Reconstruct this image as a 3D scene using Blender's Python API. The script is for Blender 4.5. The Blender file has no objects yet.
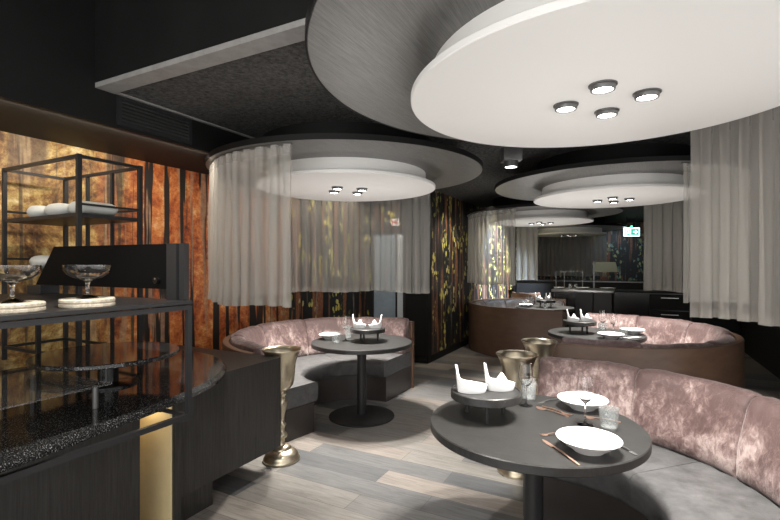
import bpy, bmesh, math, random
from mathutils import Vector, Matrix, noise as mnoise
random.seed(7)
PI = math.pi
S = bpy.context.scene
COL = S.collection
def rad(a): return math.radians(a)

# ------------------------------------------------------------------ materials
def new_mat(name):
    m = bpy.data.materials.new(name); m.use_nodes = True
    nt = m.node_tree
    b = nt.nodes['Principled BSDF']
    return m, nt, b
def nd(nt, typ, **kw):
    n = nt.nodes.new(typ)
    for k, v in kw.items():
        if k.startswith('i_'): n.inputs[k[2:].replace('_', ' ')].default_value = v
        else: setattr(n, k, v)
    return n
def ramp(nt, stops, interp='LINEAR'):
    n = nt.nodes.new('ShaderNodeValToRGB'); cr = n.color_ramp; cr.interpolation = interp
    while len(cr.elements) > 1: cr.elements.remove(cr.elements[-1])
    for i, (p, c) in enumerate(stops):
        e = cr.elements[0] if i == 0 else cr.elements.new(p)
        e.position = p; e.color = (*c, 1) if len(c) == 3 else c
    return n
def clear_glass(name, ior):
    m, nt, b = new_mat(name)
    b.inputs['Base Color'].default_value = (1,1,1,1); b.inputs['Roughness'].default_value = 0; b.inputs['Transmission Weight'].default_value = 1; b.inputs['IOR'].default_value = ior
    return m
def plain(name, col, rough=.5, metal=0, bump=0, bscale=200, var=0, vscale=8, stretch=(1,1,1), spec=.5, **kw):
    m, nt, b = new_mat(name)
    b.inputs['Base Color'].default_value = (*col, 1)
    b.inputs['Roughness'].default_value = rough
    b.inputs['Metallic'].default_value = metal
    b.inputs['Specular IOR Level'].default_value = spec
    L = nt.links
    tc = nd(nt, 'ShaderNodeTexCoord'); mp = nd(nt, 'ShaderNodeMapping'); mp.inputs['Scale'].default_value = stretch
    L.new(tc.outputs['Object'], mp.inputs['Vector'])
    if var:
        n = nd(nt, 'ShaderNodeTexNoise', i_Scale=vscale, i_Detail=6, i_Roughness=.65); L.new(mp.outputs[0], n.inputs['Vector'])
        r = ramp(nt, [(.3, tuple(max(0, c*(1-var)) for c in col)), (.7, tuple(min(1, c*(1+var)) for c in col))])
        L.new(n.outputs['Fac'], r.inputs[0]); L.new(r.outputs[0], b.inputs['Base Color'])
    if bump:
        n2 = nd(nt, 'ShaderNodeTexNoise', i_Scale=bscale, i_Detail=4); L.new(mp.outputs[0], n2.inputs['Vector'])
        bp = nd(nt, 'ShaderNodeBump', i_Strength=bump, i_Distance=.04 if bump >= 1 else .01)
        L.new(n2.outputs['Fac'], bp.inputs['Height']); L.new(bp.outputs[0], b.inputs['Normal'])
    for k, v in kw.items(): b.inputs[k.replace('_', ' ')].default_value = v
    return m
def emis(name, col, st):
    m, nt, b = new_mat(name)
    b.inputs['Base Color'].default_value = (*col, 1)
    b.inputs['Emission Color'].default_value = (*col, 1); b.inputs['Emission Strength'].default_value = st
    return m
def glass(name, tint=(1,1,1), refl=.9, milk=0.0, bump=0, bscale=80):
    """thin clear glass: see-through with Fresnel reflections and a trace of surface haze"""
    m = bpy.data.materials.new(name); m.use_nodes = True; nt = m.node_tree; L = nt.links; nt.nodes.clear()
    out = nd(nt, 'ShaderNodeOutputMaterial'); t = nd(nt, 'ShaderNodeBsdfTransparent'); g = nd(nt, 'ShaderNodeBsdfGlossy'); d = nd(nt, 'ShaderNodeBsdfDiffuse')
    t.inputs[0].default_value = (*tint, 1); g.inputs[0].default_value = (refl,)*3 + (1,); g.inputs['Roughness'].default_value = .03
    d.inputs[0].default_value = (.9,.92,.92,1)
    f = nd(nt, 'ShaderNodeFresnel'); geo = nd(nt, 'ShaderNodeNewGeometry'); mr = nd(nt, 'ShaderNodeMapRange', i_To_Min=1.75, i_To_Max=1/1.75)
    L.new(geo.outputs['Backfacing'], mr.inputs['Value']); L.new(mr.outputs[0], f.inputs['IOR'])
    m1 = nd(nt, 'ShaderNodeMixShader'); L.new(f.outputs[0], m1.inputs[0]); L.new(t.outputs[0], m1.inputs[1]); L.new(g.outputs[0], m1.inputs[2])
    m2 = nd(nt, 'ShaderNodeMixShader'); m2.inputs[0].default_value = milk; L.new(m1.outputs[0], m2.inputs[1]); L.new(d.outputs[0], m2.inputs[2])
    if bump:
        tc = nd(nt, 'ShaderNodeTexCoord'); n2 = nd(nt, 'ShaderNodeTexNoise', i_Scale=bscale, i_Detail=2); L.new(tc.outputs['Object'], n2.inputs['Vector'])
        bp = nd(nt, 'ShaderNodeBump', i_Strength=bump, i_Distance=.01); L.new(n2.outputs['Fac'], bp.inputs['Height'])
        L.new(bp.outputs[0], g.inputs['Normal']); L.new(bp.outputs[0], f.inputs['Normal'])
    L.new(m2.outputs[0], out.inputs[0]); return m

M = {}
M['black_paint'] = plain('black_paint', (.0075,.0075,.0075), .6, var=.3, vscale=3, spec=.25)
M['black_metal'] = plain('black_metal', (.022,.022,.023), .4, bump=.05, bscale=400, spec=.35)
M['pillar_paint'] = plain('pillar_paint', (.016,.016,.016), .8, spec=.1)
M['matte_black'] = plain('matte_black', (.004,.004,.004), .7, spec=.1)
M['black_gloss'] = plain('black_gloss', (.008,.008,.008), .18)
M['white_lacquer'] = plain('white_lacquer', (.86,.85,.83), .5, bump=.02, bscale=60)
M['ring_veneer'] = plain('ring_veneer', (.15,.147,.142), .33, var=.4, vscale=6, stretch=(40,1.2,1), bump=.08, bscale=14)
M['rough_ceiling'] = plain('rough_ceiling', (.07,.068,.066), .9, bump=1.0, bscale=38, var=.8, vscale=34)
M['trim_grey'] = plain('trim_grey', (.30,.29,.28), .6, var=.15, vscale=14)
M['bronze'] = plain('bronze', (.14,.080,.052), .45, var=.18, vscale=5, stretch=(1,1,3))
M['bronze_dark'] = plain('bronze_dark', (.05,.043,.04), .32, var=.15, vscale=5)
M['leather'] = plain('leather', (.10,.10,.102), .48, var=.38, vscale=9, bump=.12, bscale=160)
M['table_top'] = plain('table_top', (.026,.0255,.025), .38, var=.35, vscale=22, stretch=(1,5,1), bump=.05, bscale=90)
M['porcelain'] = plain('porcelain', (.88,.87,.85), .3)
M['napkin'] = plain('napkin', (.86,.86,.86), .85, bump=.1, bscale=220)
M['roll_cloth'] = plain('roll_cloth', (.58,.59,.56), .7, bump=.1, bscale=220)
M['brass'] = plain('brass', (.60,.53,.40), .33, 1, var=.2, vscale=7, bump=.08, bscale=25)
M['copper'] = plain('copper', (.90,.60,.47), .36, 1)
M['black_wood'] = plain('black_wood', (.024,.0225,.021), .42, var=.55, vscale=9, stretch=(14,14,.5), bump=.12, bscale=24)
M['cream'] = plain('cream', (.80,.64,.36), .6, var=.06)
M['coaster_wood'] = plain('coaster_wood', (.66,.58,.46), .55, var=.3, vscale=16, stretch=(1,6,4))
M['glass'] = glass('glass', milk=.06)
M['crystal'] = clear_glass('crystal', 1.42)
M['ribbed_glass'] = glass('ribbed_glass', (.93,.95,.95), .9, .12, .9, 90)
M['lens'] = emis('lens', (1,.96,.9), 14)
M['lamp_lens'] = emis('lamp_lens', (.92,.96,1), 14)
M['spot_lens'] = emis('spot_lens', (1,.86,.65), 14)
M['olive_shade'] = plain('olive_shade', (.13,.15,.115), .5)
M['steel'] = plain('steel', (.55,.55,.54), .3, 1)
M['dark_steel'] = plain('dark_steel', (.14,.14,.14), .4, .6)
M['brown_leather'] = plain('brown_leather', (.23,.13,.08), .5, var=.2)
M['door_glass'] = plain('door_glass', (.34,.42,.50), .25, var=.15, vscale=3)
M['door_strip'] = plain('door_strip', (.62,.68,.72), .35)
M['green_sign'] = emis('green_sign', (.06,.50,.36), 1.1)
M['sign_white'] = emis('sign_white', (.80,.95,1), 2.6)
M['green_led'] = emis('green_led', (.05,1,.25), 6)
M['red'] = plain('red', (.45,.04,.03), .5)
M['paper'] = plain('paper', (.75,.74,.72), .6)
M['grey_cloth'] = plain('grey_cloth', (.24,.24,.25), .9, var=.15)
M['greenish_glass'] = plain('greenish_glass', (.05,.06,.052), .2)

def granite():
    m, nt, b = new_mat('granite'); L = nt.links
    tc = nd(nt, 'ShaderNodeTexCoord')
    v = nd(nt, 'ShaderNodeTexNoise', i_Scale=210, i_Detail=3); L.new(tc.outputs['Object'], v.inputs['Vector'])
    r = ramp(nt, [(.48, (.012,.012,.012)), (.6, (.04,.04,.04)), (.70, (.30,.30,.30))])
    L.new(v.outputs['Fac'], r.inputs[0]); L.new(r.outputs[0], b.inputs['Base Color'])
    b.inputs['Roughness'].default_value = .08
    return m
M['granite'] = granite()

def velvet(name, cols):
    m, nt, b = new_mat(name); L = nt.links
    tc = nd(nt, 'ShaderNodeTexCoord')
    big = nd(nt, 'ShaderNodeTexNoise', i_Scale=4.5, i_Detail=4, i_Distortion=.8); L.new(tc.outputs['Object'], big.inputs['Vector'])
    mp = nd(nt, 'ShaderNodeMapping'); mp.inputs['Scale'].default_value = (1,1,.62); mp.inputs['Rotation'].default_value = (.3,.2,0); L.new(tc.outputs['Object'], mp.inputs['Vector'])
    f = nd(nt, 'ShaderNodeTexNoise', i_Scale=30, i_Detail=9, i_Roughness=.75, i_Distortion=.55); L.new(mp.outputs[0], f.inputs['Vector'])
    mx = nd(nt, 'ShaderNodeMath', operation='MULTIPLY_ADD'); mx.inputs[1].default_value = .9
    L.new(big.outputs['Fac'], mx.inputs[0]); L.new(f.outputs['Fac'], mx.inputs[2])
    r = ramp(nt, [(p, c) for p, c in zip((.78, .90, 1.0, 1.14), cols)])
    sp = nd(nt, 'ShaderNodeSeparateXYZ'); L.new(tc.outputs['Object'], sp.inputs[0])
    nap_shade = nd(nt, 'ShaderNodeMapRange', i_From_Min=.5, i_From_Max=.88, i_To_Min=.07, i_To_Max=-.17); L.new(sp.outputs['Z'], nap_shade.inputs['Value'])  # nap shading put into the colour: cushions darken towards the top
    mx0 = mx; mx = nd(nt, 'ShaderNodeMath', operation='ADD'); L.new(mx0.outputs[0], mx.inputs[0]); L.new(nap_shade.outputs[0], mx.inputs[1])
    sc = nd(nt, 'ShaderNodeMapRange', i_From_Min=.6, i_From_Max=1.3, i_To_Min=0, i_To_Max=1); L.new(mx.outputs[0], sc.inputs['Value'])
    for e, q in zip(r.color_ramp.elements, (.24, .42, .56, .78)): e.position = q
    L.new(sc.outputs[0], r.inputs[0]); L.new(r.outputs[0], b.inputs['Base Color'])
    b.inputs['Roughness'].default_value = .6
    b.inputs['Sheen Weight'].default_value = .35; b.inputs['Sheen Roughness'].default_value = .35
    b.inputs['Sheen Tint'].default_value = (.85,.76,.75,1)
    bp = nd(nt, 'ShaderNodeBump', i_Strength=.55, i_Distance=.012); L.new(f.outputs['Fac'], bp.inputs['Height']); L.new(bp.outputs[0], b.inputs['Normal'])
    return m
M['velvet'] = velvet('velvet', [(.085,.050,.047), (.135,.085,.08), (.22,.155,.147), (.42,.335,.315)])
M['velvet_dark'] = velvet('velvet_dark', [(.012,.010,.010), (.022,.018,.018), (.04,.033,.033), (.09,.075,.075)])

def sheer(name, col, alpha):
    m = bpy.data.materials.new(name); m.use_nodes = True; nt = m.node_tree; L = nt.links
    nt.nodes.clear()
    out = nd(nt, 'ShaderNodeOutputMaterial')
    d = nd(nt, 'ShaderNodeBsdfDiffuse'); t = nd(nt, 'ShaderNodeBsdfTranslucent'); tr = nd(nt, 'ShaderNodeBsdfTransparent')
    d.inputs[0].default_value = (*col, 1); t.inputs[0].default_value = (*col, 1)
    m1 = nd(nt, 'ShaderNodeMixShader'); m1.inputs[0].default_value = .35
    L.new(d.outputs[0], m1.inputs[1]); L.new(t.outputs[0], m1.inputs[2])
    m2 = nd(nt, 'ShaderNodeMixShader'); m2.inputs[0].default_value = alpha
    L.new(tr.outputs[0], m2.inputs[1]); L.new(m1.outputs[0], m2.inputs[2]); L.new(m2.outputs[0], out.inputs[0])
    return m
M['sheer'] = sheer('sheer', (.68,.66,.61), .45)
M['sheer_light'] = sheer('sheer_light', (.76,.74,.70), .33)
M['sheer_dense'] = sheer('sheer_dense', (.58,.55,.51), .56)
M['sheer_tape'] = sheer('sheer_tape', (.62,.60,.57), .33)

def floor_mat():
    m, nt, b = new_mat('floor_planks'); L = nt.links
    tc = nd(nt, 'ShaderNodeTexCoord')
    br = nd(nt, 'ShaderNodeTexBrick', offset=.37, offset_frequency=2)
    br.inputs['Color1'].default_value = (0,0,0,1); br.inputs['Color2'].default_value = (1,1,1,1); br.inputs['Mortar'].default_value = (.2,.2,.2,1)
    br.inputs['Scale'].default_value = 1; br.inputs['Brick Width'].default_value = 1.15; br.inputs['Row Height'].default_value = .20
    br.inputs['Mortar Size'].default_value = .0014; br.inputs['Mortar Smooth'].default_value = .2; br.inputs['Bias'].default_value = 0
    L.new(tc.outputs['Object'], br.inputs['Vector'])
    r = ramp(nt, [(0, (.115,.118,.122)), (.16, (.155,.155,.155)), (.3, (.25,.235,.215)), (.48, (.20,.195,.19)), (.62, (.34,.305,.27)), (.8, (.27,.24,.215)), (1, (.40,.365,.325))], 'CONSTANT')
    L.new(br.outputs['Color'], r.inputs[0])
    mp = nd(nt, 'ShaderNodeMapping'); mp.inputs['Scale'].default_value = (1.6, 16, 1); L.new(tc.outputs['Object'], mp.inputs['Vector'])
    g = nd(nt, 'ShaderNodeTexNoise', i_Scale=2.2, i_Detail=10, i_Roughness=.7, i_Distortion=.9); L.new(mp.outputs[0], g.inputs['Vector'])
    gr = ramp(nt, [(.28, (.52,.52,.52)), (.5, (.92,.92,.92)), (.72, (1.2,1.2,1.2))]); L.new(g.outputs['Fac'], gr.inputs[0])
    mu = nd(nt, 'ShaderNodeMix', data_type='RGBA', blend_type='MULTIPLY'); mu.inputs['Factor'].default_value = 1
    L.new(r.outputs[0], mu.inputs['A']); L.new(gr.outputs[0], mu.inputs['B'])
    mo = nd(nt, 'ShaderNodeMix', data_type='RGBA'); L.new(br.outputs['Fac'], mo.inputs['Factor']); L.new(mu.outputs['Result'], mo.inputs['A']); mo.inputs['B'].default_value = (.05,.05,.05,1)
    L.new(mo.outputs['Result'], b.inputs['Base Color']); b.inputs['Roughness'].default_value = .42
    bp = nd(nt, 'ShaderNodeBump', i_Strength=.12, i_Distance=.004); L.new(g.outputs['Fac'], bp.inputs['Height']); L.new(bp.outputs[0], b.inputs['Normal'])
    return m
M['floor'] = floor_mat()

def mural(name, stops, cool=0.0):
    """autumn forest print; stops: s positions (gold end, red centre, dark start)"""
    m, nt, b = new_mat(name); L = nt.links
    tc = nd(nt, 'ShaderNodeTexCoord'); sep = nd(nt, 'ShaderNodeSeparateXYZ'); L.new(tc.outputs['Object'], sep.inputs[0])
    ad = nd(nt, 'ShaderNodeMath', operation='ADD'); L.new(sep.outputs['X'], ad.inputs[0]); L.new(sep.outputs['Y'], ad.inputs[1])
    vec = nd(nt, 'ShaderNodeCombineXYZ'); L.new(ad.outputs[0], vec.inputs['X']); L.new(sep.outputs['Z'], vec.inputs['Z'])
    def mapped(sc, loc=(0,0,0)):
        mp = nd(nt, 'ShaderNodeMapping'); mp.inputs['Scale'].default_value = sc; mp.inputs['Location'].default_value = loc
        L.new(vec.outputs[0], mp.inputs['Vector']); return mp.outputs[0]
    def nz(v, sc, det=8, ro=.6, di=0):
        n = nd(nt, 'ShaderNodeTexNoise', i_Scale=sc, i_Detail=det, i_Roughness=ro, i_Distortion=di); L.new(v, n.inputs['Vector']); return n.outputs['Fac']
    def rmp(fac, st, interp='LINEAR'):
        r = ramp(nt, st, interp); L.new(fac, r.inputs[0]); return r.outputs[0]
    def mix(f, a, bb, mode='MIX'):
        x = nd(nt, 'ShaderNodeMix', data_type='RGBA', blend_type=mode)
        if isinstance(f, float): x.inputs['Factor'].default_value = f
        else: L.new(f, x.inputs['Factor'])
        for k, q in (('A', a), ('B', bb)):
            if isinstance(q, tuple): x.inputs[k].default_value = (*q, 1)
            else: L.new(q, x.inputs[k])
        return x.outputs['Result']
    fol = nz(mapped((1,1,1)), 3.2, 12, .74, .5)
    fine = nz(mapped((1,1,1), (3,0,1)), 20, 8, .7)
    sm = nd(nt, 'ShaderNodeMath', operation='MULTIPLY_ADD'); sm.inputs[1].default_value = .42; L.new(fine, sm.inputs[0]); L.new(fol, sm.inputs[2])
    f = sm.outputs[0]
    gold = rmp(f, [(.53, (.018,.012,.008)), (.62, (.11,.048,.018)), (.70, (.30,.155,.045)), (.78, (.55,.38,.13)), (.88, (.82,.70,.40))])
    red = rmp(f, [(.53, (.03,.016,.010)), (.61, (.24,.05,.016)), (.70, (.50,.13,.032)), (.79, (.68,.27,.08)), (.88, (.82,.58,.32))])
    trunks = nz(mapped((1,1,.06)), 9, 3, .55)
    tr2 = nz(mapped((1,1,.05), (7.3,0,0)), 13, 3, .5)
    # gold zone: broad soft trunks
    wide = nz(mapped((1,1,.22), (2.1,0,0)), 2.6, 3, .5)
    bark = rmp(fine, [(.3, (.05,.03,.02)), (.7, (.20,.115,.06))])
    gz = mix(rmp(wide, [(.40, (.9,.9,.9)), (.47, (0,0,0))]), gold, bark)
    gz = mix(rmp(trunks, [(.37, (.75,.75,.75)), (.41, (0,0,0))]), gz, (.03,.02,.014))
    pale = rmp(fine, [(.3, (.42,.27,.14)), (.7, (.72,.55,.34))])
    gz = mix(rmp(tr2, [(.58, (0,0,0)), (.63, (.4,.4,.4))]), gz, pale)
    rz = mix(rmp(nz(mapped((1,1,.05), (1.7,0,0)), 11, 3, .5), [(.44, (1,1,1)), (.47, (0,0,0))]), red, (.018,.014,.012))
    rz = mix(rmp(tr2, [(.58, (0,0,0)), (.61, (.75,.75,.75))]), rz, rmp(fine, [(.3, (.26,.12,.07)), (.7, (.55,.33,.2))]))
    # dark zone: black gaps, reddish trunks, yellow-green leaves
    dk = mix(rmp(trunks, [(.545, (0,0,0)), (.58, (1,1,1))]), (.010,.012,.013), rmp(fine, [(.3, (.09,.032,.016)), (.7, (.30,.13,.065))]))
    dk = mix(rmp(tr2, [(.63, (0,0,0)), (.66, (1,1,1))]), dk, rmp(fine, [(.3, (.12,.10,.09)), (.7, (.30,.24,.20))]))
    vo = nd(nt, 'ShaderNodeTexVoronoi', i_Scale=11.5, i_Randomness=1.0); L.new(mapped((1.25,1,.8)), vo.inputs['Vector'])
    clump = nz(mapped((1,1,.55), (5,0,2)), 3.4, 3)
    mm = nd(nt, 'ShaderNodeMath', operation='LESS_THAN'); L.new(vo.outputs['Distance'], mm.inputs[0]); mm.inputs[1].default_value = .42
    mc = nd(nt, 'ShaderNodeMath', operation='MULTIPLY'); L.new(mm.outputs[0], mc.inputs[0]); L.new(rmp(clump, [(.50, (0,0,0)), (.56, (1,1,1))]), mc.inputs[1])
    sepc = nd(nt, 'ShaderNodeSeparateColor'); L.new(vo.outputs['Color'], sepc.inputs[0])
    leafc = rmp(sepc.outputs[0], [(0, (.48,.43,.08)), (.4, (.68,.60,.15)), (.7, (.24,.27,.07)), (1, (.78,.66,.28))])
    if cool: leafc = rmp(sepc.outputs[0], [(0, (.05,.16,.28)), (.4, (.40,.42,.14)), (.7, (.06,.22,.18)), (1, (.34,.20,.08))])
    dk = mix(mc.outputs[0], dk, leafc)
    a, c, d = stops
    s = ad.outputs[0]
    jit = nd(nt, 'ShaderNodeMath', operation='MULTIPLY_ADD'); jit.inputs[1].default_value = .7; L.new(trunks, jit.inputs[0]); L.new(s, jit.inputs[2])
    def step(lo, hi):
        mr = nd(nt, 'ShaderNodeMapRange', i_From_Min=lo+.35, i_From_Max=hi+.35); L.new(jit.outputs[0], mr.inputs['Value']); return mr.outputs[0]
    col = mix(step(a, c), gz, rz)
    col = mix(step(d-.7, d), col, dk)
    L.new(col, b.inputs['Base Color']); b.inputs['Roughness'].default_value = .5
    return m
M['mural_wall'] = mural('mural_wall', (-1.75, -1.25, .95))
M['mural_alcove'] = mural('mural_alcove', (-20, -19, -18))
M['mural_pillar'] = mural('mural_pillar', (-20, -19, -18))
M['mural_back'] = mural('mural_back', (-20, -19, -18), 1)

# ------------------------------------------------------------------ mesh helpers
def finish(name, bm, mat, parent=None, sharp=38, smooth=True):
    bmesh.ops.remove_doubles(bm, verts=bm.verts, dist=1e-6)
    bmesh.ops.recalc_face_normals(bm, faces=bm.faces)
    if smooth:
        for f in bm.faces: f.smooth = True
        for e in bm.edges:
            if len(e.link_faces) == 2 and e.calc_face_angle(0) > rad(sharp): e.smooth = False
    me = bpy.data.meshes.new(name); bm.to_mesh(me); bm.free()
    o = bpy.data.objects.new(name, me); COL.objects.link(o)
    if mat: me.materials.append(M[mat] if isinstance(mat, str) else mat)
    if parent: o.parent = parent
    return o
def box(bm, x0, y0, z0, x1, y1, z1, bev=0.0, seg=2):
    r = bmesh.ops.create_cube(bm, size=1)
    vs = r['verts']
    for v in vs:
        v.co = Vector(((x0+x1)/2 + v.co.x*(x1-x0), (y0+y1)/2 + v.co.y*(y1-y0), (z0+z1)/2 + v.co.z*(z1-z0)))
    if bev:
        es = set(e for v in vs for e in v.link_edges)
        bmesh.ops.bevel(bm, geom=list(es), offset=bev, segments=seg, profile=.5, affect='EDGES')
    return bm
def lathe(bm, prof, seg=48, cx=0, cy=0, cz=0, a0=0, closed=False):
    rings = []
    for (r, z) in prof:
        if r < 1e-6: rings.append([bm.verts.new((cx, cy, cz+z))])
        else: rings.append([bm.verts.new((cx+r*math.cos(a0+2*PI*i/seg), cy+r*math.sin(a0+2*PI*i/seg), cz+z)) for i in range(seg)])
    pairs = list(zip(rings[:-1], rings[1:]))
    if closed: pairs.append((rings[-1], rings[0]))
    for A, B in pairs:
        if len(A) == 1 and len(B) == 1: continue
        for i in range(seg):
            j = (i+1) % seg
            if len(A) == 1: bm.faces.new((A[0], B[i], B[j]))
            elif len(B) == 1: bm.faces.new((A[i], A[j], B[0]))
            else: bm.faces.new((A[i], A[j], B[j], B[i]))
    return bm
def disc(bm, r, z0, z1, bev=.004, seg=96, cx=0, cy=0):
    return lathe(bm, [(0,z0),(r-bev,z0),(r,z0+bev),(r,z1-bev),(r-bev,z1),(0,z1)], seg, cx, cy)
def sweep(bm, frames, prof, caps=True, smoothfn=None):
    """frames: (ox,oy,dx,dy); prof: closed loop of (r,z)"""
    rings = []
    for i, (ox, oy, dx, dy) in enumerate(frames):
        P = smoothfn(i, prof) if smoothfn else prof
        rings.append([bm.verts.new((ox+dx*r, oy+dy*r, z)) for r, z in P])
    n = len(prof)
    for A, B in zip(rings[:-1], rings[1:]):
        for i in range(n):
            j = (i+1) % n
            bm.faces.new((A[i], A[j], B[j], B[i]))
    if caps:
        bm.faces.new(rings[0]); bm.faces.new(rings[-1][::-1])
    return bm
def tube(bm, pts, r, seg=10, radii=None):
    pts = [Vector(p) for p in pts]; rings = []
    up = Vector((0,0,1))
    for i, p in enumerate(pts):
        t = (pts[min(i+1, len(pts)-1)] - pts[max(i-1, 0)]).normalized()
        a = t.cross(up) if abs(t.dot(up)) < .95 else t.cross(Vector((1,0,0)))
        a.normalize(); b = t.cross(a)
        R = radii[i] if radii else r
        rings.append([bm.verts.new(p + a*R*math.cos(2*PI*k/seg) + b*R*math.sin(2*PI*k/seg)) for k in range(seg)])
    for A, B in zip(rings[:-1], rings[1:]):
        for i in range(seg):
            j = (i+1) % seg; bm.faces.new((A[i], A[j], B[j], B[i]))
    bm.faces.new(rings[0][::-1]); bm.faces.new(rings[-1])
    return bm
BJ = .3
def bar(bm, a, b, w):
    """square-section bar between axis-aligned points"""
    global BJ
    BJ = (BJ*1.7+.13) % 1; h = w/2 - .0016*BJ
    return box(bm, min(a[0],b[0])-h, min(a[1],b[1])-h, min(a[2],b[2])-h, max(a[0],b[0])+h, max(a[1],b[1])+h, max(a[2],b[2])+h)
NB = bmesh.new
def thing(name, label, cat, loc=(0,0,0), rz=0, group=None):
    o = bpy.data.objects.new(name, None); COL.objects.link(o)
    o.location = loc; o.rotation_euler = (0,0,rz); o.empty_display_size = .1
    return tag(o, label, cat, group)
def tag(o, label, cat, group=None, loc=None, rz=None):
    o['label'] = label; o['category'] = cat
    if group: o['group'] = group
    if loc is not None: o.location = loc
    if rz is not None: o.rotation_euler = (0,0,rz)
    return o
def struct(name, bm, mat, smooth=False):
    o = finish(name, bm, mat, smooth=smooth); o['kind'] = 'structure'; return o
def dup(root, label, loc, rz=None, group=None):
    r = root.copy(); COL.objects.link(r); r.location = loc
    if rz is not None: r.rotation_euler = (0,0,rz)
    r['label'] = label
    if group: r['group'] = group
    for ch in list(root.children):
        c = ch.copy(); COL.objects.link(c); c.parent = r
        for g in list(ch.children):
            d = g.copy(); COL.objects.link(d); d.parent = c
    return r

# ------------------------------------------------------------------ room shell
XL, XR, YB, ZC, ZS = -3.9, 1.75, 14.6, 2.685, 2.45
ALC, PX = 6.5, -2.74            # alcove back wall, line of the wall beyond the pillar
struct('floor', box(NB(), XL, -.9, -.1, XR+.1, YB+.1, 0), 'floor')
struct('wall_left', box(NB(), XL-.1, -.9, 0, XL, ALC+.1, 3.3), 'mural_wall')
b = NB(); box(b, XL, ALC, 0, -3.74, ALC+.1, ZC); box(b, -3.74, ALC, 2.04, -3.12, ALC+.1, ZC)
struct('wall_alcove', b, 'mural_alcove')
struct('wall_pillar', box(NB(), -3.12, ALC, 0, PX-.02, ALC+.1, ZC), 'pillar_paint')
struct('wall_passage', box(NB(), PX-.1, ALC+.1, 0, PX, YB, ZC), 'mural_pillar')
struct('wall_back', box(NB(), PX-.1, YB, 0, XR+.1, YB+.1, ZC), 'mural_back')
struct('wall_right', box(NB(), XR, 3.6, 0, XR+.1, YB, 3.3), 'black_paint')
struct('ceiling', box(NB(), -3.1, 1.8, ZC, XR+.1, YB+.1, ZC+.59), 'rough_ceiling')
struct('ceiling_front', box(NB(), -3.1, -.9, 3.3, XR+.1, 1.8, 3.4), 'black_paint')
struct('soffit', box(NB(), XL, -.9, ZS, -3.1, ALC, 3.3), 'black_paint')
struct('trim_1', box(NB(), -3.1, 1.775, ZC-.012, XR, 1.90, ZC+.02), 'trim_grey')
struct('trim_2', box(NB(), -3.1, 1.90, ZC-.010, -3.07, 6.4, ZC+.0), 'trim_grey')
struct('trim_3', box(NB(), -3.1, 1.775, ZC+.02, XR, 1.8, 3.3), 'black_paint')
struct('baseboard_left', box(NB(), XL, -.9, 0, XL+.015, ALC, .1), 'black_paint')
b = NB(); box(b, PX, ALC+.12, 0, PX+.015, YB, .1); struct('baseboard_passage', b, 'black_paint')
struct('baseboard_pillar', box(NB(), -3.12, ALC-.015, 0, PX, ALC, .1), 'black_gloss')
# corner strip closing the pillar
struct('trim_4', box(NB(), PX-.03, ALC-.012, 0, PX+.012, ALC+.12, ZC), 'black_paint')
# alcove door
d = thing('door_1', '', 'door'); d['kind'] = 'structure'; del d['label']; del d['category']
b = NB(); box(b, -3.70, ALC+.03, .02, -3.30, ALC+.06, 2.0); finish('glass_panel', b, 'door_glass', d, smooth=False)
b = NB(); box(b, -3.27, ALC+.02, .02, -3.17, ALC+.06, 2.0); finish('side_light', b, 'door_strip', d, smooth=False)
b = NB(); box(b, -3.74, ALC+.0, 0, -3.70, ALC+.09, 2.04); box(b, -3.16, ALC, 0, -3.12, ALC+.09, 2.04); box(b, -3.30, ALC+.01, 0, -3.27, ALC+.09, 2.0); box(b, -3.7, ALC, 2.0, -3.16, ALC+.09, 2.04)
finish('door_frame', b, 'black_metal', d, smooth=False)
# dark timber posts and rail against the right wall
b = NB(); box(b, XR-.1, 6.98, 0, XR, 7.1, 2.2); struct('trim_5', b, 'greenish_glass')
b = NB(); box(b, XR-.03, 7.1, .85, XR, 9.3, .9); struct('trim_6', b, 'black_metal')

# ------------------------------------------------------------------ ceiling canopies
CAN = [(-.10,2.28), (-2.50,3.88), (-.17,5.86), (-1.42,8.6), (-1.39,12.6)]
ZW = 2.30; ZD = 2.262
def make_canopy(label):
    t = thing('ceiling_canopy', label, 'ceiling light', (0,0,0), 0, 'round ceiling canopies with downlights')
    finish('ring_panel', disc(NB(), 1.319, ZW+.11, ZW+.15, .003, 160), 'ring_veneer', t)
    finish('edge_band', lathe(NB(), [(1.3195,ZW+.109),(1.3265,ZW+.109),(1.3265,ZW+.152),(1.3195,ZW+.152)], 160, closed=True), 'black_paint', t)
    finish('mounting_drum', lathe(NB(), [(0,ZW+.15),(.85,ZW+.15),(.85,ZC),(0,ZC)], 64), 'black_paint', t)
    finish('upper_tier', lathe(NB(), [(0,ZD+.03),(.775,ZD+.03),(.775,ZW+.11),(0,ZW+.11)], 128), 'white_lacquer', t)
    finish('lower_disc', disc(NB(), .872, ZD, ZD+.03, .004, 160), 'white_lacquer', t)
    for (x, y) in ((.165,0), (-.165,0), (0,.185), (0,-.185)):
        b = NB()
        lathe(b, [(.040,ZD-.024),(.047,ZD-.024),(.049,ZD-.020),(.049,ZD-.007),(.056,ZD-.005),(.056,ZD),(.040,ZD)], 40, x, y, closed=True)
        o = finish('downlight', b, 'dark_steel', t)
        finish('lens', lathe(NB(), [(0,ZD-.020),(.0398,ZD-.020),(.0398,ZD-.001),(0,ZD-.001)], 32, x, y), 'lens', o)
    return t
can = make_canopy('largest nearest white round ceiling disc under a dark wood ring')
can.location = (*CAN[0], 0)
for (p, lab) in zip(CAN[1:], ['white round ceiling disc over the left booth, inside the long sheer curtain',
                              'white round ceiling disc over the right booth behind the foreground booth',
                              'white round ceiling disc over the brown shelled booth by the mural passage',
                              'farthest small white ceiling disc before the back wall']):
    dup(can, lab, (*p, 0))

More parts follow.
